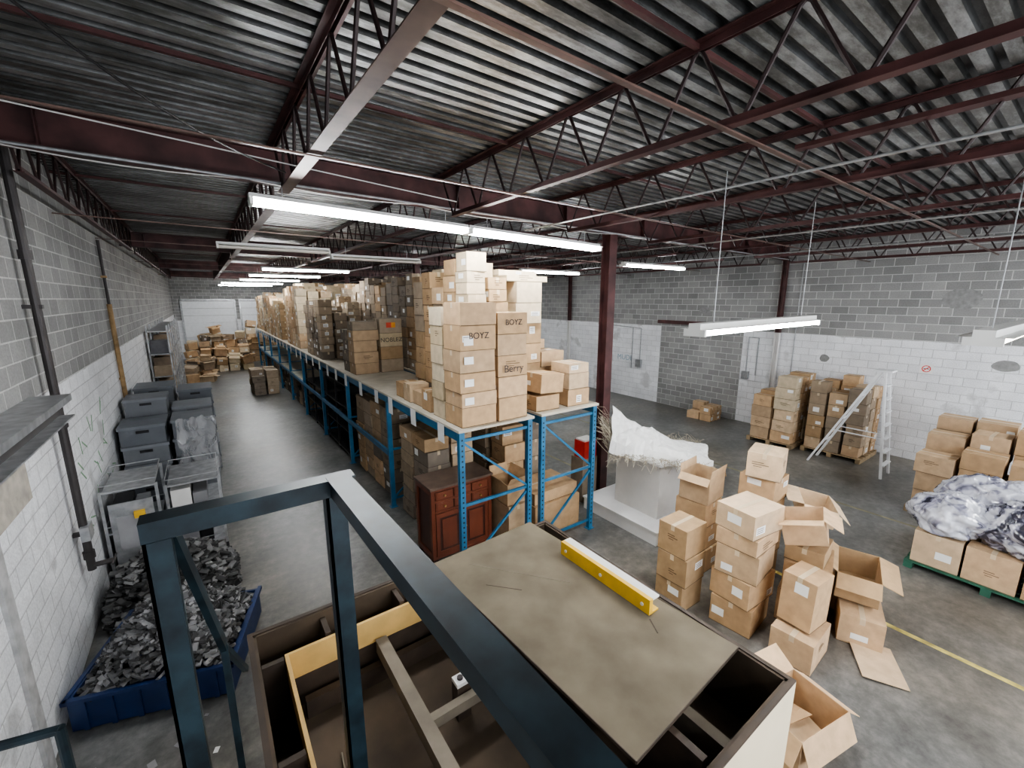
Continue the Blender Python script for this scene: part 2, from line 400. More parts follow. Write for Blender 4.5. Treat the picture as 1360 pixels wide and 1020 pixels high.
# ------------------------------------------------------------------ roof steel
GY = [-3.3, 5.85, 15.0, 24.2, 33.4]
for gy in GY:
    mb = MB(); a, b_ = XL + .005, XR - .005
    mb.box(a, b_, gy - .1, gy + .1, 5.19, 5.21, 'steelred'); mb.box(a, b_, gy - .1, gy + .1, 5.53, 5.55, 'steelred')
    mb.box(a, b_, gy - .006, gy + .006, 5.21, 5.53, 'steelred')
    x = XL + .5
    while x < XR:
        mb.box(x - .005, x + .005, gy - .09, gy + .09, 5.21, 5.53, 'steelred'); x += 2.1
    mb.build("roof_girder", roof=True)
JX = [-1.25, .87, 2.93, 5.05, 7.15, 9.25, 11.35, 13.4]
zt, zb = 5.575, 5.03
for ji, jx in enumerate(JX):
    mb = MB()
    wd = .075 if ji != 1 else .11
    mt = 'steelred' if ji != 1 else 'steeltan'
    mb.box(jx - .06, jx + .06, YB, YF, zt + .025, zt + .033, 'steelred')
    mb.box(jx - .018, jx - .012, YB, YF, zt - .02, zt + .025, 'steelred'); mb.box(jx + .012, jx + .018, YB, YF, zt - .02, zt + .025, 'steelred')
    zbb = zb if ji else 5.06
    for g0, g1 in zip(GY[:-1], GY[1:]):
        a, b_ = g0 + .4, g1 - .4
        mb.box(jx - wd/2, jx + wd/2, a, b_, zbb - .008, zbb, mt)
        mb.box(jx - .02, jx - .012, a, b_, zbb, zbb + .045, mt); mb.box(jx + .012, jx + .02, a, b_, zbb, zbb + .045, mt)
        n = round((b_ - a) / .62); p = (b_ - a) / n
        path = []
        for k in range(n):
            y0 = a + k * p
            path += [(y0 - .03, zbb + .035), (y0 + .0, zbb + .012), (y0 + .03, zbb + .035), (y0 + p/2 - .03, zt - .03), (y0 + p/2, zt - .008), (y0 + p/2 + .03, zt - .03)]
        path = path[1:] + [(b_ - .03, zbb + .035), (b_, zbb + .012)]
        for (ya, za), (yb, zb2) in zip(path[:-1], path[1:]):
            mb.cyl((jx, ya, za), (jx, yb, zb2), .0145, 'rod', 6, caps=False)
        mb.cyl((jx, a, zbb + .02), (jx, g0 + .1, zt), .0145, 'rod', 6); mb.cyl((jx, b_, zbb + .02), (jx, g1 - .1, zt), .0145, 'rod', 6)
    mb.build("roof_joist", roof=True)
mb = MB()
for by in (-.8, 1.67, 3.9, 8.6, 11.6, 18, 21, 27, 30):
    mb.beam((XL + .01, by, 5.01), (XR - .01, by, 5.01), .035, .012, 'steeltan')
    mb.beam((XL + .01, by + .25, 5.585), (XR - .01, by + .25, 5.585), .035, .03, 'steelred')
mb.beam((5, .6, 5.42), (5, 2.1, 5.42), .12, .04, 'steelred')
mb.build("joist_bridging", roof=True)
mb = MB()
mb.cyl((XL + .02, 5.5, 5.13), (13.9, 5.5, 5.13), .014, 'galv', 8)
mb.cyl((7.6, -3, 4.98), (7.6, 30, 4.98), .014, 'galv', 8)
mb.cyl((4.2, -3, 4.98), (4.2, 5.5, 4.98), .012, 'galv', 8)
mb.cyl((10.2, -3, 4.98), (10.2, 20, 4.98), .014, 'galv', 8)
mb.cyl((XL + .1, 4.55, 5.2), (2.6, 4.75, 5.05), .006, 'offwhite', 6)
for k in range(24):
    def f(i):
        t = i / 24; return (XL + .05 + t*8, 5.7, 5.17 - .05*abs(math.sin(t*math.pi*4)))
    mb.cyl(f(k), f(k + 1), .007, 'offwhite', 6)
for k in range(20):
    def f(i):
        t = i / 20; return (-1.2 + t*2.05, 2.2 + t*2.9, 5.5 - .35*math.sin(t*math.pi)*.6 - .35*t)
    mb.cyl(f(k), f(k + 1), .008, 'black', 6)
mb.build("electrical_conduit", roof=True)
for cx, cy in ((6.5, 5.85), (6.5, 15.0), (6.5, 24.2), (6.5, 33.4), (XR - .09, 5.85), (XR - .09, 15.0)):
    mb = MB(); w = .1 if cx < 10 else .06; zT = 5.19 + roofz(cx)
    for (z0, z1, mt) in (((0.015, zT, 'steelred'),) if cx < 10 else ((.015, 3.0, 'offwhite'), (3.0, zT, 'steelred'))):
        mb.box(cx - w, cx + w, cy - w - .005, cy - w + .01, z0, z1, mt); mb.box(cx - w, cx + w, cy + w - .01, cy + w + .005, z0, z1, mt)
        mb.box(cx - .006, cx + .006, cy - w + .01, cy + w - .01, z0, z1, mt)
    mb.box(cx - w*.85, cx + w*.85, cy - w - .04, cy + w + .04, 0, .015, 'steelred')
    mb.box(cx - w*.85, cx + w*.85, cy - .12, cy + .12, zT - .015, zT, 'steelred')
    if cx < 10:
        mb.cyl((cx + .125, cy - .05, .3), (cx + .125, cy - .05, 5.1), .016, 'galv', 8)
    mb.build("steel_column")

# ------------------------------------------------------------------ lights
def fixture(x0, x1, y, z, lit=1, z2=None):
    z2 = z if z2 is None else z2
    mb = MB()
    mb.box(x0, x1, y - .055, y + .055, 0, .05, 'fixture')
    mb.face([(x0, y - .055, 0), (x1, y - .055, 0), (x1, y - .14, 0), (x0, y - .14, 0)], 'fixture')
    mb.face([(x0, y + .055, 0), (x0, y + .14, 0), (x1, y + .14, 0), (x1, y + .055, 0)], 'fixture')
    for dy in (-.07, .07):
        mb.cyl((x0 + .03, y + dy, -.035), (x1 - .03, y + dy, -.035), .019, ('offtube', 'tube', 'tubewarm')[lit], 8)
    for xx in (x0, x1 - .03):
        mb.box(xx, xx + .03, y - .1, y + .1, -.06, 0, 'fixture')
    zf_ = lambda x: z + (z2 - z)*(x - x0)/(x1 - x0)
    mb.v = [(a, b_, c + zf_(a)) for a, b_, c in mb.v]
    for xx in (x0 + .3, x1 - .3):
        mb.cyl((xx, y, zf_(xx) + .05), (xx, y, 5.0 + roofz(xx)), .004, 'galv', 5)
    mb.build("fluorescent_fixture")
FX = [(.5, 2.93, 5.1, 4.96, 1, 4.89), (2.95, 5.38, 5.1, 4.89, 1, 4.82), (.35, 2.25, 9.5, 4.95, 0), (2.27, 4.2, 9.5, 4.85, 0),
      (1.5, 3.9, 14.2, 4.85, 1), (1.5, 3.9, 18.2, 4.85, 1), (1.5, 3.9, 22.5, 4.85, 1), (1.0, 3.9, 27.5, 4.85, 1), (1, 3.9, 32, 4.85, 1),
      (8.5, 11.0, 7.2, 4.84, 1), (7.9, 10.3, 10.6, 4.84, 1), (8.5, 11, 15.8, 4.84, 1), (8.5, 11, 21, 4.84, 1),
      (3.45, 5.9, 2.1, 3.74, 1, 3.76), (4.35, 6.8, .5, 3.74, 2),
      (.5, 2.93, -2.4, 4.9, 1), (2.95, 5.38, -2.4, 4.9, 1), (8.5, 11, -1.8, 4.84, 1), (11.05, 13.5, -1.8, 4.84, 1)]  # unseen fixtures behind the camera, added to brighten the hall
for a in FX: fixture(*a)

# ------------------------------------------------------------------ left wall stuff
mb = MB()
px = XL + .1
mb.cyl((px, 6.6, .85), (px, 6.6, 5.5), .04, 'pipe', 12)
for z in (1.3, 2.6, 3.9): mb.box(XL + .002, px + .05, 6.57, 6.63, z, z + .04, 'pipe'); 
for z in (1.0, 4.4): mb.cyl((px, 6.6, z), (px, 6.6, z + .09), .055, 'pipe', 12)
mb.cyl((px, 6.6, .9), (px + .2, 6.6, .9), .03, 'pipe', 10); mb.cyl((px + .2, 6.5, .9), (px + .2, 6.75, .9), .012, 'pipe', 8)
mb.box(px - .02, px + .06, 6.5, 6.7, 1.25, 1.42, 'galv')
mb.build("sprinkler_riser_pipe")
mb = MB()
mb.cyl((XL + .05, 11.5, 2.0), (XL + .05, 11.5, 3.9), .04, 'rusty', 10); mb.cyl((XL + .05, 11.5, 3.9), (XL + .05, 11.5, 5.1), .025, 'pipe', 10)
mb.box(XL + .002, XL + .09, 11.47, 11.53, 2.4, 2.44, 'rusty'); mb.box(XL + .002, XL + .09, 11.47, 11.53, 4.4, 4.44, 'rusty')
mb.build("wall_drain_pipe")
mb = MB()
mb.box(XL, -1.2, 3.2, 6.2, 3.02, 3.035, 'galv'); mb.box(XL, XL + .015, 3.2, 6.2, 2.8, 3.02, 'galv'); mb.box(-1.33, -1.2, 3.2, 6.2, 2.8, 2.815, 'galv')
mb.box(-1.215, -1.2, 3.2, 6.2, 2.97, 3.02, 'galv'); mb.box(-1.33, -1.315, 3.2, 6.2, 2.815, 3.02, 'pipe')
mb.box(XL, -1.34, 3.2, 5.1, 2.35, 2.8, 'conc')
mb.box(XL, -1.47, 4.6, 4.75, 0, 2.35, 'jamb')
mb.build("wall_steel_ledge")
mb = MB(); rng = random.Random(4)
for k in range(22):
    y = rng.uniform(6.9, 9.4); z = rng.uniform(1.0, 2.5)
    a = rng.uniform(-1.5, 1.5)
    mb.beam((XL + .003, y, z), (XL + .003, y + .25*math.cos(a), z + .25*math.sin(a)), .004, .02, 'greenmark')
mb.build("wall_chalk_marks")

mb = MB(); rx = XR - .03
for y in (10.9, 11.3):
    mb.cyl((rx, y, 1.4 if y < 11 else 1.2), (rx, y, 2.85), .018, 'galv', 8)
mb.cyl((rx, 10.9, 2.85), (rx, 13.2, 2.95), .018, 'galv', 8); mb.box(rx - .08, XR, 10.8, 11.05, 1.3, 1.6, 'galv')
mb.cyl((rx, 6.7, 1.6), (rx, 6.7, 2.8), .018, 'galv', 8); mb.cyl((rx, 6.4, 1.6), (rx, 6.4, 2.8), .018, 'galv', 8); mb.cyl((rx, 6.4, 2.8), (rx, 6.7, 2.8), .018, 'galv', 8)
mb.box(rx - .08, XR, 6.6, 6.8, 1.45, 1.7, 'galv')
mb.cyl((rx, 5.4, .6), (rx, 5.4, 5.1), .012, 'galv', 8)
mb.build("wall_conduit")
mb = MB(); mb.box(XR - .12, XR, 6.3, 10.1, 3.1, 3.22, 'steelred'); mb.build("steel_lintel")
def blob(mb, cy, cz, ry, rz, seed, x, mat):
    pts = []
    for k in range(28):
        t = -2*math.pi*k/28; s = 1 + .22*noise.noise(Vector((math.cos(t)*1.3, math.sin(t)*1.3, seed*5.))); pts.append((x, cy + ry*s*math.cos(t), cz + rz*s*math.sin(t)))
    mb.face(pts, mat)
mb = MB()
for i, (cy, cz, ry, rz) in enumerate(((4.6, 2.35, .12, .1), (1.2, 2.55, .22, .12), (2.1, 4.0, .35, .22), (8.3, 3.6, .2, .12))):
    blob(mb, cy, cz, ry, rz, i, XR - .004, 'patch')
mb.build("mortar_patches")
mb = MB(); sy, sz, sx = 2.46, 2.33, XR - .006
mb.box(sx, XR, sy - .12, sy + .12, sz - .12, sz + .12, 'label')
for k in range(24):
    a, b_ = 2*math.pi*k/24, 2*math.pi*(k+1)/24
    mb.beam((sx - .003, sy + .075*math.cos(a), sz + .075*math.sin(a)), (sx - .003, sy + .075*math.cos(b_), sz + .075*math.sin(b_)), .004, .018, 'signred')
mb.beam((sx - .004, sy - .055, sz + .055), (sx - .004, sy + .055, sz - .055), .004, .016, 'signred')
mb.beam((sx - .002, sy - .05, sz), (sx - .002, sy + .05, sz), .003, .016, 'ink')
mb.build("no_smoking_sign")
text("MUDI", .3, (XR - .005, 11.7, 1.6), (math.pi/2, 0, -math.pi/2), 'bluemark', wall_right, "wall_writing")

for i, (x0, x1) in enumerate(((-1.0, 1.9), (2.3, 3.6), (4.2, 7.2))):
    mb = MB()
    for k in range(8):
        mb.box(x0, x1, YF - .06, YF - .02, .02 + k*.48, .48 + k*.48, 'door')
    mb.box(x0 - .1, x0, YF - .1, YF - .01, 0, 3.95, 'galv'); mb.box(x1, x1 + .1, YF - .1, YF - .01, 0, 3.95, 'galv'); mb.box(x0 - .1, x1 + .1, YF - .1, YF - .01, 3.88, 3.98, 'galv')
    mb.build("door_%d" % (i + 1))

# ------------------------------------------------------------------ pallet racks
def rack(x0, x1, y0, n, bay=2.8):
    mb = MB(); H = 2.25
    for k in range(n + 1):
        y = y0 + k*bay
        for x in (x0 + .04, x1 - .04):
            mb.box(x - .04, x + .04, y - .035, y - .03, .01, H, 'blue'); mb.box(x - .04, x - .035, y - .03, y + .035, .01, H, 'blue'); mb.box(x + .035, x + .04, y - .03, y + .035, .01, H, 'blue')
            mb.box(x - .07, x + .07, y - .06, y + .06, 0, .01, 'blue')
            if k == 0:
                for q in range(28):
                    mb.box(x - .012, x + .012, y - .0365, y - .035, .1 + q*.075, .125 + q*.075, 'black')
        for z in (.15, 1.15, 2.1):
            mb.box(x0 + .08, x1 - .08, y - .015, y + .015, z, z + .04, 'blue')
        mb.beam((x0 + .08, y, .2), (x1 - .08, y, 1.1), .03, .03, 'blue'); mb.beam((x1 - .08, y, 1.2), (x0 + .08, y, 2.08), .03, .03, 'blue')
    for k in range(n):
        ya, yb = y0 + k*bay + .036, y0 + (k+1)*bay - .036
        for x in (x0 + .02, x1 - .02):
            mb.box(x - .022, x + .022, ya, yb, 2.12, 2.24, 'blue')
            if k >= 1: mb.box(x - .022, x + .022, ya, yb, 1.05, 1.15, 'blue')
        if k >= 4: mb.box(x0 + .045, x1 - .045, ya, yb, 1.15, 1.165, 'deckboard')
    mb.box(x0 - .02, x1 + .02, y0 - .06, y0 + n*bay + .06, 2.25, 2.285, 'deckboard')
    return mb
ra = rack(2.6, 3.84, 4.86, 9)
rng = random.Random(3)
for k in range(26):
    y = 5.3 + k*.95 + rng.uniform(-.15, .15)
    ra.box(2.572, 2.575, y, y + .2, 2.0 + rng.uniform(-.04, .03), 2.27, 'label')
ra.build("pallet_rack")
rack(4.02, 5.22, 4.86, 9).build("pallet_rack")
ZD = 2.287

rng = random.Random(11); mb = MB()
cols = [TAN[0], TAN[2], TAN[0], TAN[3], TAN[0], TAN[2]]
def near(x0, x1, hs, y0, d, mb, colz):
    z = ZD
    for i, h in enumerate(hs):
        xc = (x0 + x1)/2 + rng.uniform(-.012, .012); yc = y0 + d/2 + rng.uniform(-.012, .012); r = rng.uniform(-.02, .02)
        carton(mb, T(xc, yc, z, r), (x1 - x0) - .03, d - .03, h - .003, colz[i % len(colz)], rng, .25); z += h
near(2.66, 3.24, [.27, .2, .27, .3, .33, .3], 4.86, .5, mb, cols)
near(3.25, 3.78, [.33, .3, .3, .3, .3], 4.86, .5, mb, cols)
near(2.66, 2.98, [.27, .27, .26, .27, .27, .26], 5.38, .4, mb, LIGHT)
for z in (2.6, 2.85, 3.15, 3.4):
    mb.box(2.72, 2.86, 4.857, 4.86, z, z + .1, 'label')
nearst = mb.build("carton_stack")
text("BOYZ", .12, (2.95, 4.856, 3.52), (math.pi/2, 0, 0), 'ink', nearst)
text("BOYZ", .11, (3.52, 4.856, 3.68), (math.pi/2, 0, 0), 'ink', nearst)
text("Berry", .15, (3.52, 4.856, 3.03), (math.pi/2, 0, 0), 'ink', nearst)

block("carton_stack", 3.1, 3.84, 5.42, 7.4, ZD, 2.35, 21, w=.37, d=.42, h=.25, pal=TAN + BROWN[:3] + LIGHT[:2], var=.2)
block("carton_stack", 2.68, 3.07, 5.85, 7.4, ZD, .28, 22, w=.38, d=.38, h=.27, pal=TAN, var=0)
mb = MB(); rng = random.Random(8)
cstack(mb, 4.0, 4.9, ZD, .52, .5, [.24], rng, TAN); carton(mb, T(4.28, 5.15, ZD + .27, .1, .0, .08), .5, .45, .3, TAN[0], rng)
cstack(mb, 4.62, 4.9, ZD, .5, .5, [.27, .26, .16], rng, TAN)
mb.build("carton_stack")
mb = MB(); rng = random.Random(23)
for j in range(4): cstack(mb, 4.02, 5.5 + j*.5, ZD, .58, .5, [.33]*6, rng, TAN + LIGHT)
mb.build("carton_stack")
block("carton_stack", 4.62, 5.2, 5.6, 8.6, ZD, 1.1, 24, w=.55, d=.5, h=.25, pal=MIX, var=.25)
mb = MB(); rng = random.Random(9)
for k, (x, y, z, r) in enumerate(((4.3, 5.8, 4.272, .05), (4.33, 6.32, 4.272, -.05), (4.28, 6.05, 4.368, .12), (4.3, 6.9, 4.272, .03))):
    carton(mb, T(x, y, z, r), .85, .45, .09, LIGHT[k % 3], rng)
mb.build("flat_cartons")
mb = MB(); rng = random.Random(12)
cstack(mb, 2.68, 9.9, ZD, .62, .5, [.25, .26, .26, .24, .2], rng, BROWN[:3] + [TAN[3]], lab=.2)
for i, (h, c) in enumerate(((.3, BROWN[2]), (.3, TAN[4]), (.32, LIGHT[1]), (.34, BROWN[4]))):
    carton(mb, T(3.59, 10.15, ZD + [0, .3, .6, .92][i]), .53, .48, h - .003, c, rng, 0)
cstack(mb, 2.68, 10.42, ZD, .62, .5, [.25]*4, rng, BROWN); cstack(mb, 3.31, 10.42, ZD, .56, .5, [.3]*4, rng, BROWN)
nb = mb.build("carton_stack")
text("NOBLEZ", .14, (3.59, 9.905, ZD + .76), (math.pi/2, 0, 0), 'ink', nb)
mk = MB(); mk.box(3.48, 3.60, 9.902, 9.906, ZD + 1.05, ZD + 1.17, 'redink'); mk.box(3.60, 3.70, 9.902, 9.906, ZD + 1.05, ZD + 1.17, 'orangeink'); mk.build("plain_mark", parent=nb)
block("carton_stack", 4.05, 5.2, 9.2, 16.5, ZD, 2.35, 31, w=.38, d=.45, h=.26, pal=BROWN + TAN[:2], var=.22)
block("carton_stack", 2.66, 3.84, 13.0, 15.2, ZD, 1.75, 32, w=.38, d=.45, h=.23, pal=BROWN, var=.2)
block("carton_stack", 2.66, 3.84, 16.4, 19.2, ZD, 2.35, 33, w=.38, d=.45, h=.25, pal=LIGHT + TAN, var=.25)
block("carton_stack", 2.66, 3.84, 20.5, 24, ZD, 1.9, 34, w=.38, d=.45, h=.25, pal=MIX, var=.3)
block("carton_stack", 2.66, 3.84, 24.4, 29.8, ZD, 2.1, 35, w=.4, d=.5, h=.25, pal=MIX, var=.25)
block("carton_stack", 4.05, 5.2, 17, 29.5, ZD, 2.3, 36, w=.55, d=.6, h=.3, pal=MIX, var=.25)

block("carton_stack", 2.72, 3.72, 7.95, 10.3, 0, 1.98, 41, w=.5, d=.55, h=.27, pal=TAN + BROWN, var=.05)
block("carton_stack", 2.75, 3.72, 6.3, 7.5, 0, 1.9, 42, w=.5, d=.5, h=.3, pal=BROWN + TAN, var=.1)
mb = MB(); rng = random.Random(2)
carton(mb, T(3.79, 5.4, 0), .38, .6, .75, TAN[3], rng); open_carton(mb, T(3.79, 5.4, .755), .36, .5, .35, TAN[0], (.6, .4, .3, .8), .16)
mb.build("carton_stack")
mb = MB(); rng = random.Random(6)
carton(mb, T(4.6, 5.45, 0), 1.0, .8, .62, TAN[1], rng, 0); carton(mb, T(4.6, 5.45, .625), .95, .7, .2, TAN[0], rng, 0)
cstack(mb, 4.12, 6.0, 0, .5, .5, [.35]*5, rng, TAN); cstack(mb, 4.64, 6.0, 0, .5, .5, [.35]*5, rng, BROWN)
mb.build("carton_stack")
block("carton_stack", 4.1, 5.12, 6.6, 10.2, 0, 1.9, 43, w=.5, d=.6, h=.33, pal=BROWN, var=.1)
block("carton_stack", 4.1, 5.12, 10.7, 29.5, 0, .95, 44, w=1., d=.9, h=.45, pal=BROWN, var=.1)
for y0, y1 in ((10.7, 12.95), (13.5, 15.9)):
    mb = MB()
    for x in (2.66, 3.7):
        for y in (y0, (y0 + y1)/2, y1): mb.box(x, x + .05, y - .025, y + .025, 0, 1.9, 'black')
    for z in (.1, .7, 1.3, 1.88): mb.box(2.66, 3.75, y0, y1, z, z + .03, 'black')
    mb.box(3.2, 3.23, y0, y1, .13, 1.88, 'black')
    mb.build("black_shelving_unit")
block("carton_stack", 2.72, 3.72, 16.3, 29.5, 0, .95, 45, w=.5, d=.6, h=.3, pal=BROWN + [(.12, .1, .09)], var=.3)

def cabinet():
    e = MB(); x0, x1, y0, y1 = 2.44, 3.5, 5.45, 6.02; H = 1.22
    e.box(x0 + .02, x1 - .02, y0 + .02, y1, .08, H, 'cabinetd'); e.box(x0 - .02, x1 + .02, y0 - .02, y1 + .02, H, H + .035, 'cabtop')
    for x in (x0 + .02, x1 - .1):
        for y in (y0 + .02, y1 - .08): e.box(x, x + .08, y, y + .08, 0, .08, 'cabinetd')
    for x in (x0, x1 - .06): e.box(x, x + .06, y0, y0 + .06, 0.08, H, 'cabinet')
    for z in (.08, H - .04, .83, 1.0): e.box(x0 + .06, x1 - .06, y0 + .005, y0 + .03, z, z + .035, 'cabinet')
    n = 3; W = (x1 - x0 - .12)/n
    for r, z in enumerate((.87, 1.04)):
        for i in range(n):
            a = x0 + .06 + i*W
            e.box(a + .012, a + W - .012, y0 - .003, y0 + .02, z + .005, z + .13, 'cabinet')
            e.box(a + .03, a + W - .03, y0 - .009, y0 - .003, z + .022, z + .113, 'cabinet')
            e.cyl((a + W/2, y0 - .035, z + .068), (a + W/2, y0 - .008, z + .068), .016, 'brass', 10)
    n = 2; W = (x1 - x0 - .12)/n
    for i in range(n):
        a = x0 + .06 + i*W; z0, z1 = .125, .82
        for (u0, u1, v0, v1) in ((a + .01, a + .07, z0, z1), (a + W - .07, a + W - .01, z0, z1), (a + .07, a + W - .07, z0, z0 + .07), (a + .07, a + W - .07, z1 - .07, z1)):
            e.box(u0, u1, y0 - .004, y0 + .02, v0, v1, 'cabinet')
        e.box(a + .07, a + W - .07, y0 + .008, y0 + .02, z0 + .07, z1 - .07, 'cabinetd')
        e.box(a + .11, a + W - .11, y0 - .002, y0 + .01, z0 + .11, z1 - .11, 'cabinet')
        xk = a + W - .04 if i == 0 else a + .04
        e.cyl((xk, y0 - .03, .5), (xk, y0 - .004, .5), .015, 'brass', 10)
    e.box(x0, x0 + .03, y0 + .06, y1, .08, .16, 'cabinet'); e.box(x0, x0 + .03, y0 + .06, y1, H - .09, H, 'cabinet'); e.box(x0, x0 + .03, y1 - .07, y1, .16, H - .09, 'cabinet')
    e.build("wooden_cabinet")
cabinet()

# ------------------------------------------------------------------ left aisle items
def plastic_crates(name, x0, x1, y0, y1, n, h, seed):
    mb = MB(); rng = random.Random(seed)
    for k in range(n):
        c = rng.choice([(.105, .115, .13), (.14, .15, .165), (.085, .095, .11)])
        j = rng.uniform(-.01, .01); z = k*h
        mb.box(x0 + .02 + j, x1 - .02 + j, y0 + .02, y1 - .02, z + .01, z + h*.86, 'greycrate', c)
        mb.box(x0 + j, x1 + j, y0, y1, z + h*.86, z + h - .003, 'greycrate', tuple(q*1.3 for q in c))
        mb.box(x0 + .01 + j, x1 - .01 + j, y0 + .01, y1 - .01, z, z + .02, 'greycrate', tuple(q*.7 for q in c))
        mb.box((x0 + x1)/2 - .09 + j, (x0 + x1)/2 + .09 + j, y0 + .012, y0 + .02, z + h*.62, z + h*.76, 'black')
    return mb.build(name)
pc = plastic_crates("plastic_crate_stack", -1.42, -.75, 9.7, 10.5, 5, .36, 1)
pc2 = plastic_crates("plastic_crate_stack", -.7, -.05, 9.8, 10.6, 5, .36, 2)
plastic_crates("plastic_crate_stack", -1.42, -.75, 10.7, 11.4, 6, .35, 3)
plastic_crates("plastic_crate_stack", -.72, -.05, 10.8, 11.5, 5, .37, 4)
plastic_crates("plastic_crate_stack", -1.40, -.7, 12.0, 12.9, 6, .35, 5)
plastic_crates("plastic_crate_stack", -.65, -.0, 12.0, 12.9, 6, .33, 6)

def cart(x0, x1, y0, y1, H, seed):
    mb = MB(); rng = random.Random(seed)
    for x in (x0, x1):
        for y in (y0, y1): mb.box(x - .018, x + .018, y - .018, y + .018, .1, H, 'galv'); mb.cyl((x - .02, y, .05), (x + .02, y, .05), .05, 'black', 12)
    for z in (.15, .75, H - .04): 
        mb.box(x0 + .018, x1 - .018, y0, y1, z, z + .025, 'galv')
        for zz in (z + .12,):
            mb.beam((x0, y0, zz), (x1, y0, zz), .012, .012, 'galv'); mb.beam((x0, y1, zz), (x1, y1, zz), .012, .012, 'galv')
            mb.beam((x0, y0, zz), (x0, y1, zz), .012, .012, 'galv'); mb.beam((x1, y0, zz), (x1, y1, zz), .012, .012, 'galv')
    for z in (.176, .776):
        x = x0 + .04
        while x < x1 - .2:
            w = rng.uniform(.15, .28); hh = rng.uniform(.2, .42)
            mb.box(x, min(x + w, x1 - .03), y0 + .06, y1 - .06, z, z + hh, rng.choice(['greycrate', 'black', 'offwhite', 'galv']), (.2, .2, .21)); x += w + .02
    return mb
c = cart(-1.42, -.82, 7.7, 8.6, 1.4, 1)
c.box(-1.1, -.98, 7.63, 7.67, .95, 1.05, 'yellow'); c.box(-1.36, -.88, 7.67, 7.69, .3, 1.2, 'galv'); c.box(-1.3, -.94, 7.665, 7.67, .5, 1.0, 'greycrate', (.3, .3, .31))
c.build("metal_shelf_cart")
c = cart(-.74, -.08, 7.9, 8.9, 1.25, 2); c.build("metal_shelf_cart")
def film_sheet(name, fn, parent, n=26):
    me = bpy.data.meshes.new(name); v = []; f = []
    for j in range(n):
        for i in range(n): v.append(fn(i/(n-1), j/(n-1)))
    for j in range(n-1):
        for i in range(n-1): a = j*n+i; f.append((a, a+1, a+n+1, a+n))
    me.from_pydata(v, [], f); me.materials.append(M['film']); ob = bpy.data.objects.new(name, me); scene.collection.objects.link(ob); attach(ob, parent)
def fs1(u, w):
    q = Vector((u*4, w*4, 1))
    return (-.62 + .6*u + .08*noise.noise(q), 9.72 - .35*w*w + .14*noise.noise(q*1.5), 1.83 - .95*w + .08*noise.noise(q*2))
film_sheet("shrink_wrap_sheet", fs1, pc2)

BR = T(-.62, 5.45, 0, math.radians(-17))
mb = MB(); x0, x1, y0, y1 = -.66, .66, -.6, .62
t = .03; Hh = .36
for a in ((x0, x1, y0, y1, .02, .06), (x0, x1, y0, y0 + t, .06, Hh), (x0, x1, y1 - t, y1, .06, Hh), (x0, x0 + t, y0 + t, y1 - t, .06, Hh), (x1 - t, x1, y0 + t, y1 - t, .06, Hh),
          (x0 - .02, x1 + .03, y0 - .03, y0 + .01, Hh - .03, Hh + .01), (x1 - .01, x1 + .03, y0 - .03, y1 + .03, Hh - .03, Hh + .01), (x0 - .03, x0 + .01, y0 - .03, y1 + .03, Hh - .03, Hh + .01)):
    mb.box(*a, 'bin', mtx=BR)
for i in range(6): mb.box(x0 + .1 + i*.21, x0 + .14 + i*.21, y0 - .02, y0, 0.02, Hh - .03, 'bin', mtx=BR)
for i in range(3): mb.box(x0 + .1 + i*.5, x0 + .2 + i*.5, y0 + .02, y1 - .02, 0, .02, 'bin', mtx=BR)
bin_ = mb.build("blue_bin")
mb = MB(); rng = random.Random(7)
for k in range(1500):
    cx, cy = rng.uniform(-.97, .97), rng.uniform(-.97, .97)
    x = cx*.62; y = cy*.58
    top = .36 + .50*(1 - cx*cx)*(1 - cy*cy*.9)
    z = top - rng.uniform(0, .08)
    g = rng.choice([.03, .05, .08, .12, .18, .24]); w = rng.uniform(.05, .13)
    mb.box(-w/2, w/2, -.022, .022, -.012, .012, 'slate', (g, g, g*1.03), BR @ T(x, y, z, rng.uniform(0, 6.28), rng.uniform(-.8, .8), rng.uniform(-.6, .6)))
mb.build("offcut_heap", parent=bin_)
mb = MB()
for k in range(1300):
    x = rng.uniform(-1.36, .0); y = rng.uniform(6.45, 7.5)
    side = min(1, abs((x + .72)/.70))
    top = .10 + .62*max(0, 1 - side**2)**.5*max(0, 1 - abs((y - 6.95)/.6)**2)
    z = max(.03, top - rng.uniform(0, .3))
    g = rng.choice([.02, .04, .07, .12, .20]); w = rng.uniform(.06, .16)
    mb.box(-w/2, w/2, -.03, .03, -.015, .015, 'slate', (g, g, g), T(x, y, z + .03, rng.uniform(0, 6.28), rng.uniform(-.6, .6), rng.uniform(-.5, .5)))
mb.build("offcut_pile")
mb = MB(); rng = random.Random(70)
for k in range(16):
    x, y = rng.uniform(-1.35, -.3), rng.uniform(3.3, 4.6); s = rng.uniform(.015, .05)
    mb.box(-s, s, -s*.7, s*.7, 0, .004, rng.choice(['label', 'lumber', 'slate']), (.3, .3, .3), T(x, y, .001, rng.uniform(0, 6)))
mb.build("floor_litter")

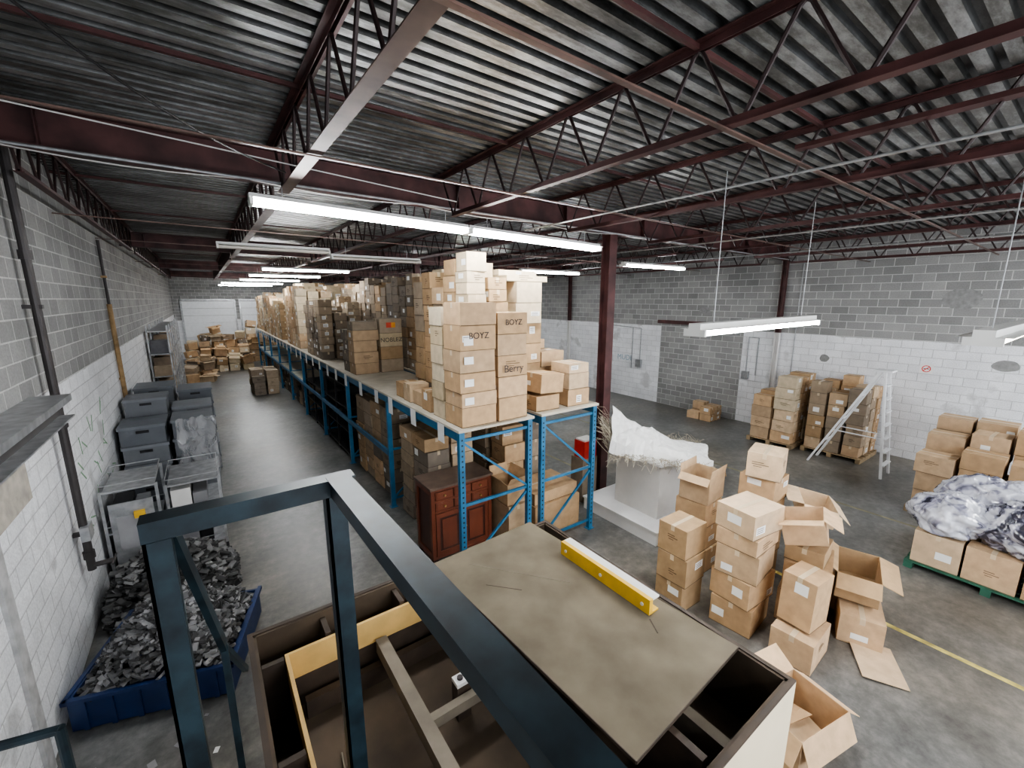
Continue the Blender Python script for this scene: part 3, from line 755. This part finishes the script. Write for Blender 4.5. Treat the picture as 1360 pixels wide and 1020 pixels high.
mb = MB()
for y in [17 + k*1.2 for k in range(7)]:
    for x in (-1.45, -.95): mb.box(x, x + .04, y, y + .04, 0, 3.2, 'galv')
for z in (.2, .9, 1.6, 2.3, 3.0): mb.box(-1.45, -.91, 17, 24.24, z, z + .03, 'galv')
rng = random.Random(31)
for z in (.23, .93, 1.63, 2.33):
    y = 17.1
    while y < 23.8:
        d = rng.uniform(.3, .6); mb.box(-1.4, -.97, y, y + d, z, z + rng.uniform(.25, .55), 'card', rng.choice(BROWN + [(.15, .15, .16)])); y += d + .05
mb.build("storage_shelf")
def heap(name, x0, x1, y0, y1, H, seed, pal=MIX):
    """loose heap of cartons: jittered columns, some boxes knocked over on top"""
    mb = MB(); rng = random.Random(seed)
    nx = max(1, int((x1 - x0)/.6)); ny = max(1, int((y1 - y0)/.6))
    for j in range(ny):
        for i in range(nx):
            u, v = (i + .5)/nx, (j + .5)/ny
            x = x0 + u*(x1 - x0); y = y0 + v*(y1 - y0)
            n = max(1, int(round(H/.36*(.35 + .65*v)*rng.uniform(.55, 1.05)))); z = 0
            for k in range(n):
                h = rng.uniform(.3, .42)
                w, d = rng.uniform(.42, .58), rng.uniform(.36, .5)
                last = k == n - 1
                mm = T(x + rng.uniform(-.04, .04), y + rng.uniform(-.04, .04), z + (.05 if last and n > 1 else 0), rng.uniform(-.5, .5), rng.uniform(-.25, .25) if last and n > 1 else 0, rng.uniform(-.2, .2) if last and n > 1 else 0)
                if last and rng.random() < .4: open_carton(mb, mm, w, d, h, rng.choice(pal), tuple(rng.uniform(.8, 2.4) for _ in range(4)), .18)
                else: carton(mb, mm, w, d, h, rng.choice(pal), rng)
                z += h + .004
    mb.build(name)
heap("carton_heap", -1.0, 2.2, 28.5, 33, 2.3, 51)
heap("carton_heap", 2.3, 5.5, 32.2, 35, 2.4, 52)
heap("carton_heap", -1.1, .3, 25.2, 27.2, 1.2, 53)
block("carton_stack", 1.4, 2.4, 20.5, 22.3, 0, 1.2, 54, pal=BROWN, w=.5, d=.5)

# ------------------------------------------------------------------ foreground rail
mb = MB()
zr = 3.2
mb.box(-.275, .44, 1.92, 2.0, zr - .075, zr, 'railblue'); 
mb.box(-.275, .49, 1.915, 2.005, zr, zr + .006, 'railblue')
mb.beam((.42, 1.96, zr - .0385), (.50, -1.5, zr - .0385), .085, .075, 'railblue')
mb.beam((.42, 1.96, zr + .004), (.50, -1.5, zr + .004), .1, .008, 'railblue')
def post(x, y, z0, z1, w=.085):
    mb.box(x - w/2, x + w/2, y - w/2, y - w/2 + .012, z0, z1, 'railblue'); mb.box(x - w/2, x - w/2 + .012, y - w/2, y + w/2, z0, z1, 'railblue')
    mb.box(x - .02, x + w/2, y - .02, y + w/2 - .01, z0, z1, 'railblue')
post(-.23, 1.96, 0, zr - .075); post(.40, 1.96, .955, zr - .075, .085); post(.5, -1.5, 2.36, zr - .075)
mb.beam((-.19, 2.0, 3.12), (-.11, 2.6, 2.1), .03, .06, 'railblue'); mb.beam((-.11, 2.6, 2.12), (-.11, 2.6, 0), .035, .05, 'railblue'); mb.beam((-.11, 2.6, 2.1), (-.03, 2.95, 1.62), .03, .03, 'railblue')
mb.build("blue_steel_guardrail")
mb = MB(); mb.cyl((-1.25, 2.72, 2.0), (-.77, 2.6, 2.0), .022, 'railblue', 10); mb.cyl((-.77, 2.6, 2.01), (-.77, 2.6, 0), .022, 'railblue', 10); mb.cyl((-1.25, 2.72, 2.01), (-1.25, 2.72, 0), .022, 'railblue', 10); mb.build("stair_handrail")
mb = MB(); mb.box(-1.45, .55, -3, .2, 2.3, 2.36, 'galv')
for x in (-1.4, .45):
    for y in (-2.9, .1): mb.box(x, x + .08, y, y + .08, 0, 2.3, 'railblue')
mb.build("mezzanine_platform")

# ------------------------------------------------------------------ booth with open top
mb = MB(); x0, x1, y0, y1, H = 0.0, 2.95, .85, 3.45, 1.5; t = .035; zf = .95
for (a, b_, c_, d_) in ((x0, x1, y0, y0 + t), (x0, x1, y1 - t, y1), (x0, x0 + t, y0 + t, y1 - t), (x1 - t, x1, y0 + t, y1 - t)):
    mb.box(a, b_, c_, d_, 0, H - .012, 'cream'); mb.box(a, b_, c_, d_, H - .012, H, 'darkwood')
t2 = .02
mb.box(x0 + t, x1 - t, y0 + t, y0 + t + t2, zf, H - .01, 'brownboard'); mb.box(x0 + t, x1 - t, y1 - t - t2, y1 - t, zf, H - .01, 'brownboard')
mb.box(x0 + t, x0 + t + t2, y0 + t, y1 - t, zf, H - .01, 'brownboard'); mb.box(x1 - t - t2, x1 - t, y0 + t, y1 - t, zf, H - .01, 'brownboard')
mb.box(x0 + t, x1 - t, y0 + t, y1 - t, zf - .02, zf, 'brownboard')
for k in range(3): mb.box(x0 + .06, x0 + .2, 1.5 + k*.8, 1.54 + k*.8, zf, 1.44, 'darkwood')
for k in range(4): mb.box(.5 + k*.6, .54 + k*.6, 3.19, 3.39, zf, 1.44, 'darkwood')
mb.box(.21, .235, y0 + .1, 3.18, 1.2, 1.42, 'yellowpanel'); mb.box(.235, 1.6, 3.155, 3.18, 1.2, 1.42, 'yellowpanel'); mb.box(.21, 2.85, 3.15, 3.18, zf, 1.2, 'darkwood'); mb.box(.21, .24, y0 + .1, 3.15, zf, 1.2, 'darkwood')
mb.box(.86, .95, y0 + .1, 3.13, 1.12, 1.24, 'lumber'); mb.box(.95, 1.52, 2.25, 2.31, 1.12, 1.2, 'lumber'); mb.box(1.52, 1.6, y0 + .1, 3.13, 1.1, 1.22, 'lumber'); mb.box(2.3, 2.38, y0 + .1, 3.1, 1.1, 1.3, 'lumber')
for y in (1.0, 3.0): mb.box(.3, 2.8, y, y + .06, zf, 1.1, 'darkwood')
mb.box(2.0, 2.05, y0 + .1, 3.1, zf, 1.45, 'darkwood')
mb.box(1.19, 1.30, 2.33, 2.42, zf, 1.24, 'darkwood'); mb.box(1.19, 1.28, 2.33, 2.42, 1.24, 1.27, 'offwhite'); mb.cyl((1.235, 2.375, 1.27), (1.235, 2.375, 1.285), .022, 'ink', 10)
for k in range(14):
    def f(i): return (.42 + .015*math.sin(i), 1.2 + i*.1, zf + .01 + .02*math.sin(i*.7)**2)
    mb.cyl(f(k), f(k + 1), .006, 'lumber', 6)
booth = mb.build("open_top_booth")
mb = MB(); R = T(2.2, 2.33, 1.502, math.radians(3.5))
mb.box(-.62, .62, -1.16, 1.12, 0, .022, 'ply', mtx=R)
mb.box(-.625, -.62, -1.16, 1.12, 0, .022, 'darkwood', mtx=R); mb.box(-.62, .62, -1.165, -1.16, 0, .022, 'darkwood', mtx=R)
mb.beam(R @ Vector((-.4, .55, .023)), R @ Vector((-.2, .3, .023)), .004, .003, 'darkwood')
mb.beam(R @ Vector((.28, -.72, .023)), R @ Vector((.36, -.6, .023)), .008, .003, 'darkwood'); mb.beam(R @ Vector((-.35, .9, .023)), R @ Vector((.2, .1, .023)), .003, .003, 'lumber')
mb.build("plywood_sheet")
mb = MB()
mb.box(2.62, 2.66, 1.78, 2.82, 1.526, 1.66, 'yellow'); mb.box(2.66, 2.74, 1.78, 2.82, 1.526, 1.54, 'yellow'); mb.box(2.66, 2.74, 1.78, 2.82, 1.645, 1.66, 'offwhite')
for yy in (1.85, 2.3, 2.75): mb.cyl((2.612, yy, 1.59), (2.62, yy, 1.59), .015, 'offwhite', 10)
mb.build("yellow_steel_channel")

# ------------------------------------------------------------------ white display with cloth
mb = MB()
mb.box(5.64, 7.1, 3.8, 5.45, 0, .22, 'white'); mb.box(5.62, 7.12, 3.78, 5.47, .22, .25, 'white')
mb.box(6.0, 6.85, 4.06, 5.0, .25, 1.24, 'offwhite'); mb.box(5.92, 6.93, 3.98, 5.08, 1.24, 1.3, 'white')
disp = mb.build("white_display_stand")
def gridmesh(name, n, m, fn, mat, parent, thick=.012, smooth=True):
    v = [fn(i/(n-1), j/(m-1)) for j in range(m) for i in range(n)]
    f = []
    for j in range(m-1):
        for i in range(n-1):
            a = j*n+i
            if (i + j) % 2: f += [(a, a+1, a+n+1), (a, a+n+1, a+n)]
            else: f += [(a, a+1, a+n), (a+1, a+n+1, a+n)]
    me = bpy.data.meshes.new(name); me.from_pydata(v, [], f); me.materials.append(M[mat])
    if smooth: me.polygons.foreach_set("use_smooth", [True]*len(me.polygons))
    ob = bpy.data.objects.new(name, me); scene.collection.objects.link(ob)
    s = ob.modifiers.new("thick", 'SOLIDIFY'); s.thickness = thick
    attach(ob, parent); return ob
jr = random.Random(5); JIT = [[jr.uniform(-1, 1) for _ in range(64)] for _ in range(64)]
def fs(u, w):
    a = Vector((5.98, 5.12, 0)).lerp(Vector((7.0, 3.82, 0)), u); side = Vector((.8, .6, 0))
    s = (w - .5)*2
    wd = .56 + .06*math.sin(u*5)
    ii, jj = int(round(u*23)), int(round(w*17))
    prof_ = max(0, 1 - abs(s + .12))**.75
    z = 1.34 + (.66*(1 - u)**1.25 + .07*(1 - abs(math.sin(u*7))))*prof_ + .03*JIT[ii][jj]
    p = Vector((u*4, w*4, 2.2))
    z += .05*noise.noise(p*.9)
    z = max(z, 1.32)
    if abs(s) > .86: z -= (abs(s) - .86)*1.0
    q = a + side*s*wd
    return (q.x + .05*noise.noise(p*1.4) + .012*JIT[jj][ii], q.y + .05*noise.noise(p*1.6 + Vector((3, 3, 3))) + .012*JIT[jj+20][ii], z)
gridmesh("white_woven_sheet", 24, 18, fs, 'cloth', disp, .005, smooth=False)
mb = MB(); rng = random.Random(77)
for k in range(420):
    s = rng.choice([-1, 1, -1, 1, 0]); u = rng.random()
    a = Vector((6.0, 5.1, 0)).lerp(Vector((6.95, 3.85, 0)), u); side = Vector((.8, .6, 0))
    if s: p = a + side*s*.56; d = side*s*.10
    else: a = Vector((6.0, 5.1, 0)); p = a + side*rng.uniform(-.5, .3); d = Vector((-.07, .1, .16))
    p.z = 1.28 + rng.uniform(-.04, .08) + (0 if s else .35*rng.random()); d = d + Vector((rng.uniform(-.09, .09), rng.uniform(-.09, .09), 0))
    m_ = p + d*rng.uniform(.6, 1.4) + Vector((0, 0, rng.uniform(-.03, .08))); e_ = m_ + d*.6 + Vector((rng.uniform(-.08, .08), 0, -rng.uniform(-.04, .1)))
    mb.cyl(p, m_, .004, 'twine', 4); mb.cyl(m_, e_, .004, 'twine', 4)
mb.build("fringe", parent=disp)
mb = MB(); mb.box(5.75, 6.15, 5.62, 5.95, 0, .9, 'card', BROWN[1]); mb.box(5.78, 6.12, 5.62, 5.9, .9, 1.25, 'red'); mb.box(5.8, 6.1, 5.64, 5.88, 1.25, 1.28, 'offwhite'); mb.build("red_crate_on_carton")

# ------------------------------------------------------------------ floor cartons (centre right)
rng = random.Random(17); mb = MB()
cstack(mb, 4.55, 2.62, 0, .5, .46, [.38, .38, .4], rng, TAN)
mb.build("carton_stack")
mb = MB()
z = 0
for h, r, c in ((.36, .1, TAN[1]), (.34, -.05, TAN[0]), (.36, .12, TAN[3]), (.2, .02, TAN[2]), (.3, -.12, TAN[5])):
    carton(mb, T(5.14, 2.2, z, r), .58, .48, h, c, rng, .6); z += h + .003
st = mb.build("carton_stack")
mb = MB()
carton(mb, T(5.15, 1.52, 0, .05), .56, .42, .36, TAN[2], rng, .8); carton(mb, T(5.22, 1.55, .38, -.05, .0, .06), .42, .34, .58, TAN[0], rng, .8)
mb.build("carton_stack")
mb = MB()
carton(mb, T(5.88, 1.75, 0, .2), .66, .5, .44, TAN[0], rng); carton(mb, T(5.86, 1.75, .445, .28), .64, .48, .4, TAN[1], rng, .8)
carton(mb, T(5.82, 1.76, .85, .15), .5, .4, .2, TAN[4], rng, .2)
open_carton(mb, T(5.78, 1.78, 1.10, .35, -.28, .1), .56, .44, .3, TAN[2], (2.3, 2.5, 2.0, 1.5), .22)
mb.build("carton_pile")
mb = MB()
carton(mb, T(6.05, 1.22, 0, .35), .52, .42, .36, TAN[2], rng, .8); mb.box(-.3, .3, -.2, .2, 0, .006, 'card', TAN[5], T(5.68, .93, .02, .5, .03))
carton(mb, T(6.5, 1.45, 0, .1), .4, .4, .42, TAN[1], rng, .8); open_carton(mb, T(6.3, 1.36, .43, .3, .0, -.06), .62, .42, .34, TAN[4], (1.9, 2.4, 1.0, 2.2), .2)
mb.build("carton_pile")
mb = MB()
cstack(mb, 6.05, 2.3, 0, .52, .5, [.4, .4, .4, .34], rng, TAN, jit=.03); carton(mb, T(6.3, 2.55, 1.545, .25), .5, .42, .36, TAN[5], rng, .8)
mb.build("carton_stack")
mb = MB()
cstack(mb, 5.55, 2.95, 0, .5, .5, [.36, .36, .36], rng, TAN, jit=.03); open_carton(mb, T(5.8, 3.2, 1.085, .1), .5, .44, .4, TAN[3], (.15, 2.6, .1, 2.4), .12)
mb.build("carton_stack")
mb = MB(); carton(mb, T(6.9, 2.1, 0, .2), .55, .46, .5, TAN[0], rng); carton(mb, T(6.87, 2.1, .505, .3), .52, .42, .42, TAN[2], rng); open_carton(mb, T(6.8, 2.08, .95, .5, .15), .6, .4, .25, TAN[5], (2.2, 2.4, 1.6, 2.), .2)
mb.build("carton_pile")
mb = MB(); R = T(4.0, 1.12, 0, -.2)
open_carton(mb, R, .66, .5, .40, TAN[2], (2.75, 2.2, 1.0, 2.75), .24)
mb.box(-.2, .2, -.15, .05, 0, .006, 'card', TAN[5], R @ T(0, 0, .16, .1, .3)); mb.box(-.15, .2, -.02, .17, 0, .006, 'card', TAN[0], R @ T(0, 0, .2, -.1, -.35))
mb.build("open_carton")

def pallet(mb, x0, x1, y0, y1, mat):
    for k in range(3): y = y0 + k*(y1 - y0 - .1)/2; mb.box(x0, x1, y, y + .1, 0, .1, mat)
    n = 7
    for k in range(n): x = x0 + k*(x1 - x0 - .1)/(n-1); mb.box(x, x + .1, y0, y1, .1, .12, mat)
def pal_block(name, x0, x1, y0, y1, H, seed, mat='palletwood', **kw):
    p = MB(); pallet(p, x0 - .03, x1 + .03, y0 - .03, y1 + .03, mat); po = p.build("wooden_pallet")
    return block(name, x0, x1, y0, y1, .122, H, seed, **kw)
pal_block("carton_stack", 12.5, 13.7, 4.55, 5.65, 1.9, 61, w=.4, d=.55, h=.3, pal=TAN + LIGHT[:1], Hfn=lambda i, j: (1.9 if j == 0 else 1.45), var=.1)
pal_block("carton_stack", 12.75, 13.95, 3.1, 4.35, 1.85, 62, w=.4, d=.42, h=.3, pal=TAN + BROWN[:2], var=.12)
block("carton_stack", 13.2, 13.9, 7.2, 8.1, 0, .55, 63, w=.35, d=.45, h=.25, pal=TAN, var=.4)
pal_block("carton_stack", 10.6, 12.2, .1, 1.75, 1.6, 64, w=.53, d=.55, h=.36, pal=TAN, Hfn=lambda i, j: 1.15 if i == 0 else 1.6, var=.08)
mb = MB(); pallet(mb, 8.27, 9.63, -.43, 1.28, 'green'); mb.build("wooden_pallet")
mb = MB(); rng = random.Random(65)
for i in range(2):
    for j in range(3):
        carton(mb, T(8.3 + .65*(i + .5), -.4 + .55*(j + .5), .122, rng.uniform(-.03, .03)), .61, .51, .5 - .02*rng.random(), rng.choice(TAN), rng, .9)
mb.build("carton_stack")
def bag(name, cx, cy, cz, rx, ry, rz, seed, mat):
    bm_v = []; bm_f = []; n, m = 88, 56
    for j in range(m + 1):
        for i in range(n):
            th = math.pi*j/m; ph = 2*math.pi*i/n
            p = Vector((math.sin(th)*math.cos(ph), math.sin(th)*math.sin(ph), math.cos(th)))
            o = Vector((seed, seed*.3, 0))
            r1 = 1 - abs(noise.noise(p*2.6 + o))*2; r2 = 1 - abs(noise.noise(p*6.5 + o))*2; r3 = 1 - abs(noise.noise(p*13 + o))*2
            s = .92 + .20*noise.noise(p*1.6 + o) + .10*r1 + .06*r2 + .03*r3
            q = p*s; z = max(q.z*rz, -rz*.55)
            bm_v.append((cx + q.x*rx, cy + q.y*ry, cz + z + rz*.55))
    for j in range(m):
        for i in range(n): k = (i+1) % n; bm_f.append((j*n+i, (j+1)*n+i, (j+1)*n+k, j*n+k))
    me = bpy.data.meshes.new(name); me.from_pydata(bm_v, [], bm_f); me.materials.append(M[mat]); me.polygons.foreach_set("use_smooth", [True]*len(me.polygons))
    o = bpy.data.objects.new(name, me); scene.collection.objects.link(o); return o
for k, a in enumerate(((8.72, .95, .64, .44, .42, .34, 0, 'bag'), (8.75, .15, .64, .48, .5, .42, 3.7, 'bagdark'), (9.25, .55, .64, .42, .6, .5, 7.4, 'bag'))):
    bag("plastic_bag_bundle", *a)

mb = MB(); zt_ = 2.4
ay = 2.75
def leg(xb, yb, xt, yt): mb.beam((xb, yb, 0), (xt, yt, zt_), .05, .045, 'alu')
leg(12.05, 2.5, 12.18, ay); leg(12.62, 2.5, 12.48, ay)
leg(12.05, 3.95, 12.2, ay + .1); leg(12.62, 3.95, 12.46, ay + .1)
for k in range(1, 8):
    t = k/8
    xa = 12.05 + .13*t; xb = 12.62 - .14*t; y = 2.5 + .25*t; y2 = 3.95 - 1.1*t
    mb.box(xa, xb, y - .05, y + .03, zt_*t - .012, zt_*t + .012, 'alu')
    if k in (2, 4, 6): mb.beam((xa, y2, zt_*t), (xb, y2, zt_*t), .03, .03, 'alu')
    if k in (3,):
        mb.beam((xa, y, zt_*t), (xa, y2, zt_*t), .02, .02, 'alu'); mb.beam((xb, y, zt_*t), (xb, y2, zt_*t), .02, .02, 'alu')
mb.box(12.14, 12.52, ay - .12, ay + .2, zt_, zt_ + .04, 'alu')
mb.build("step_ladder")

# ------------------------------------------------------------------ world + camera
w = bpy.data.worlds.new("World"); scene.world = w; w.use_nodes = True
bg = w.node_tree.nodes["Background"]; bg.inputs[0].default_value = (.9, .94, 1, 1); bg.inputs[1].default_value = 2.2

psi, th = math.radians(35.67), math.radians(11.27)
F = Vector((math.sin(psi)*math.cos(th), math.cos(psi)*math.cos(th), -math.sin(th)))
Rv = Vector((math.cos(psi), -math.sin(psi), 0)); U = Rv.cross(F)
cd = bpy.data.cameras.new("camera"); cam = bpy.data.objects.new("camera", cd); scene.collection.objects.link(cam)
R = Matrix((Rv, U, -F)).transposed().to_4x4(); R.translation = (0, 0, 4.0); cam.matrix_world = R
cd.sensor_width = 36; cd.lens = 567/1360*36; cd.clip_start = .05; cd.clip_end = 200
scene.camera = cam
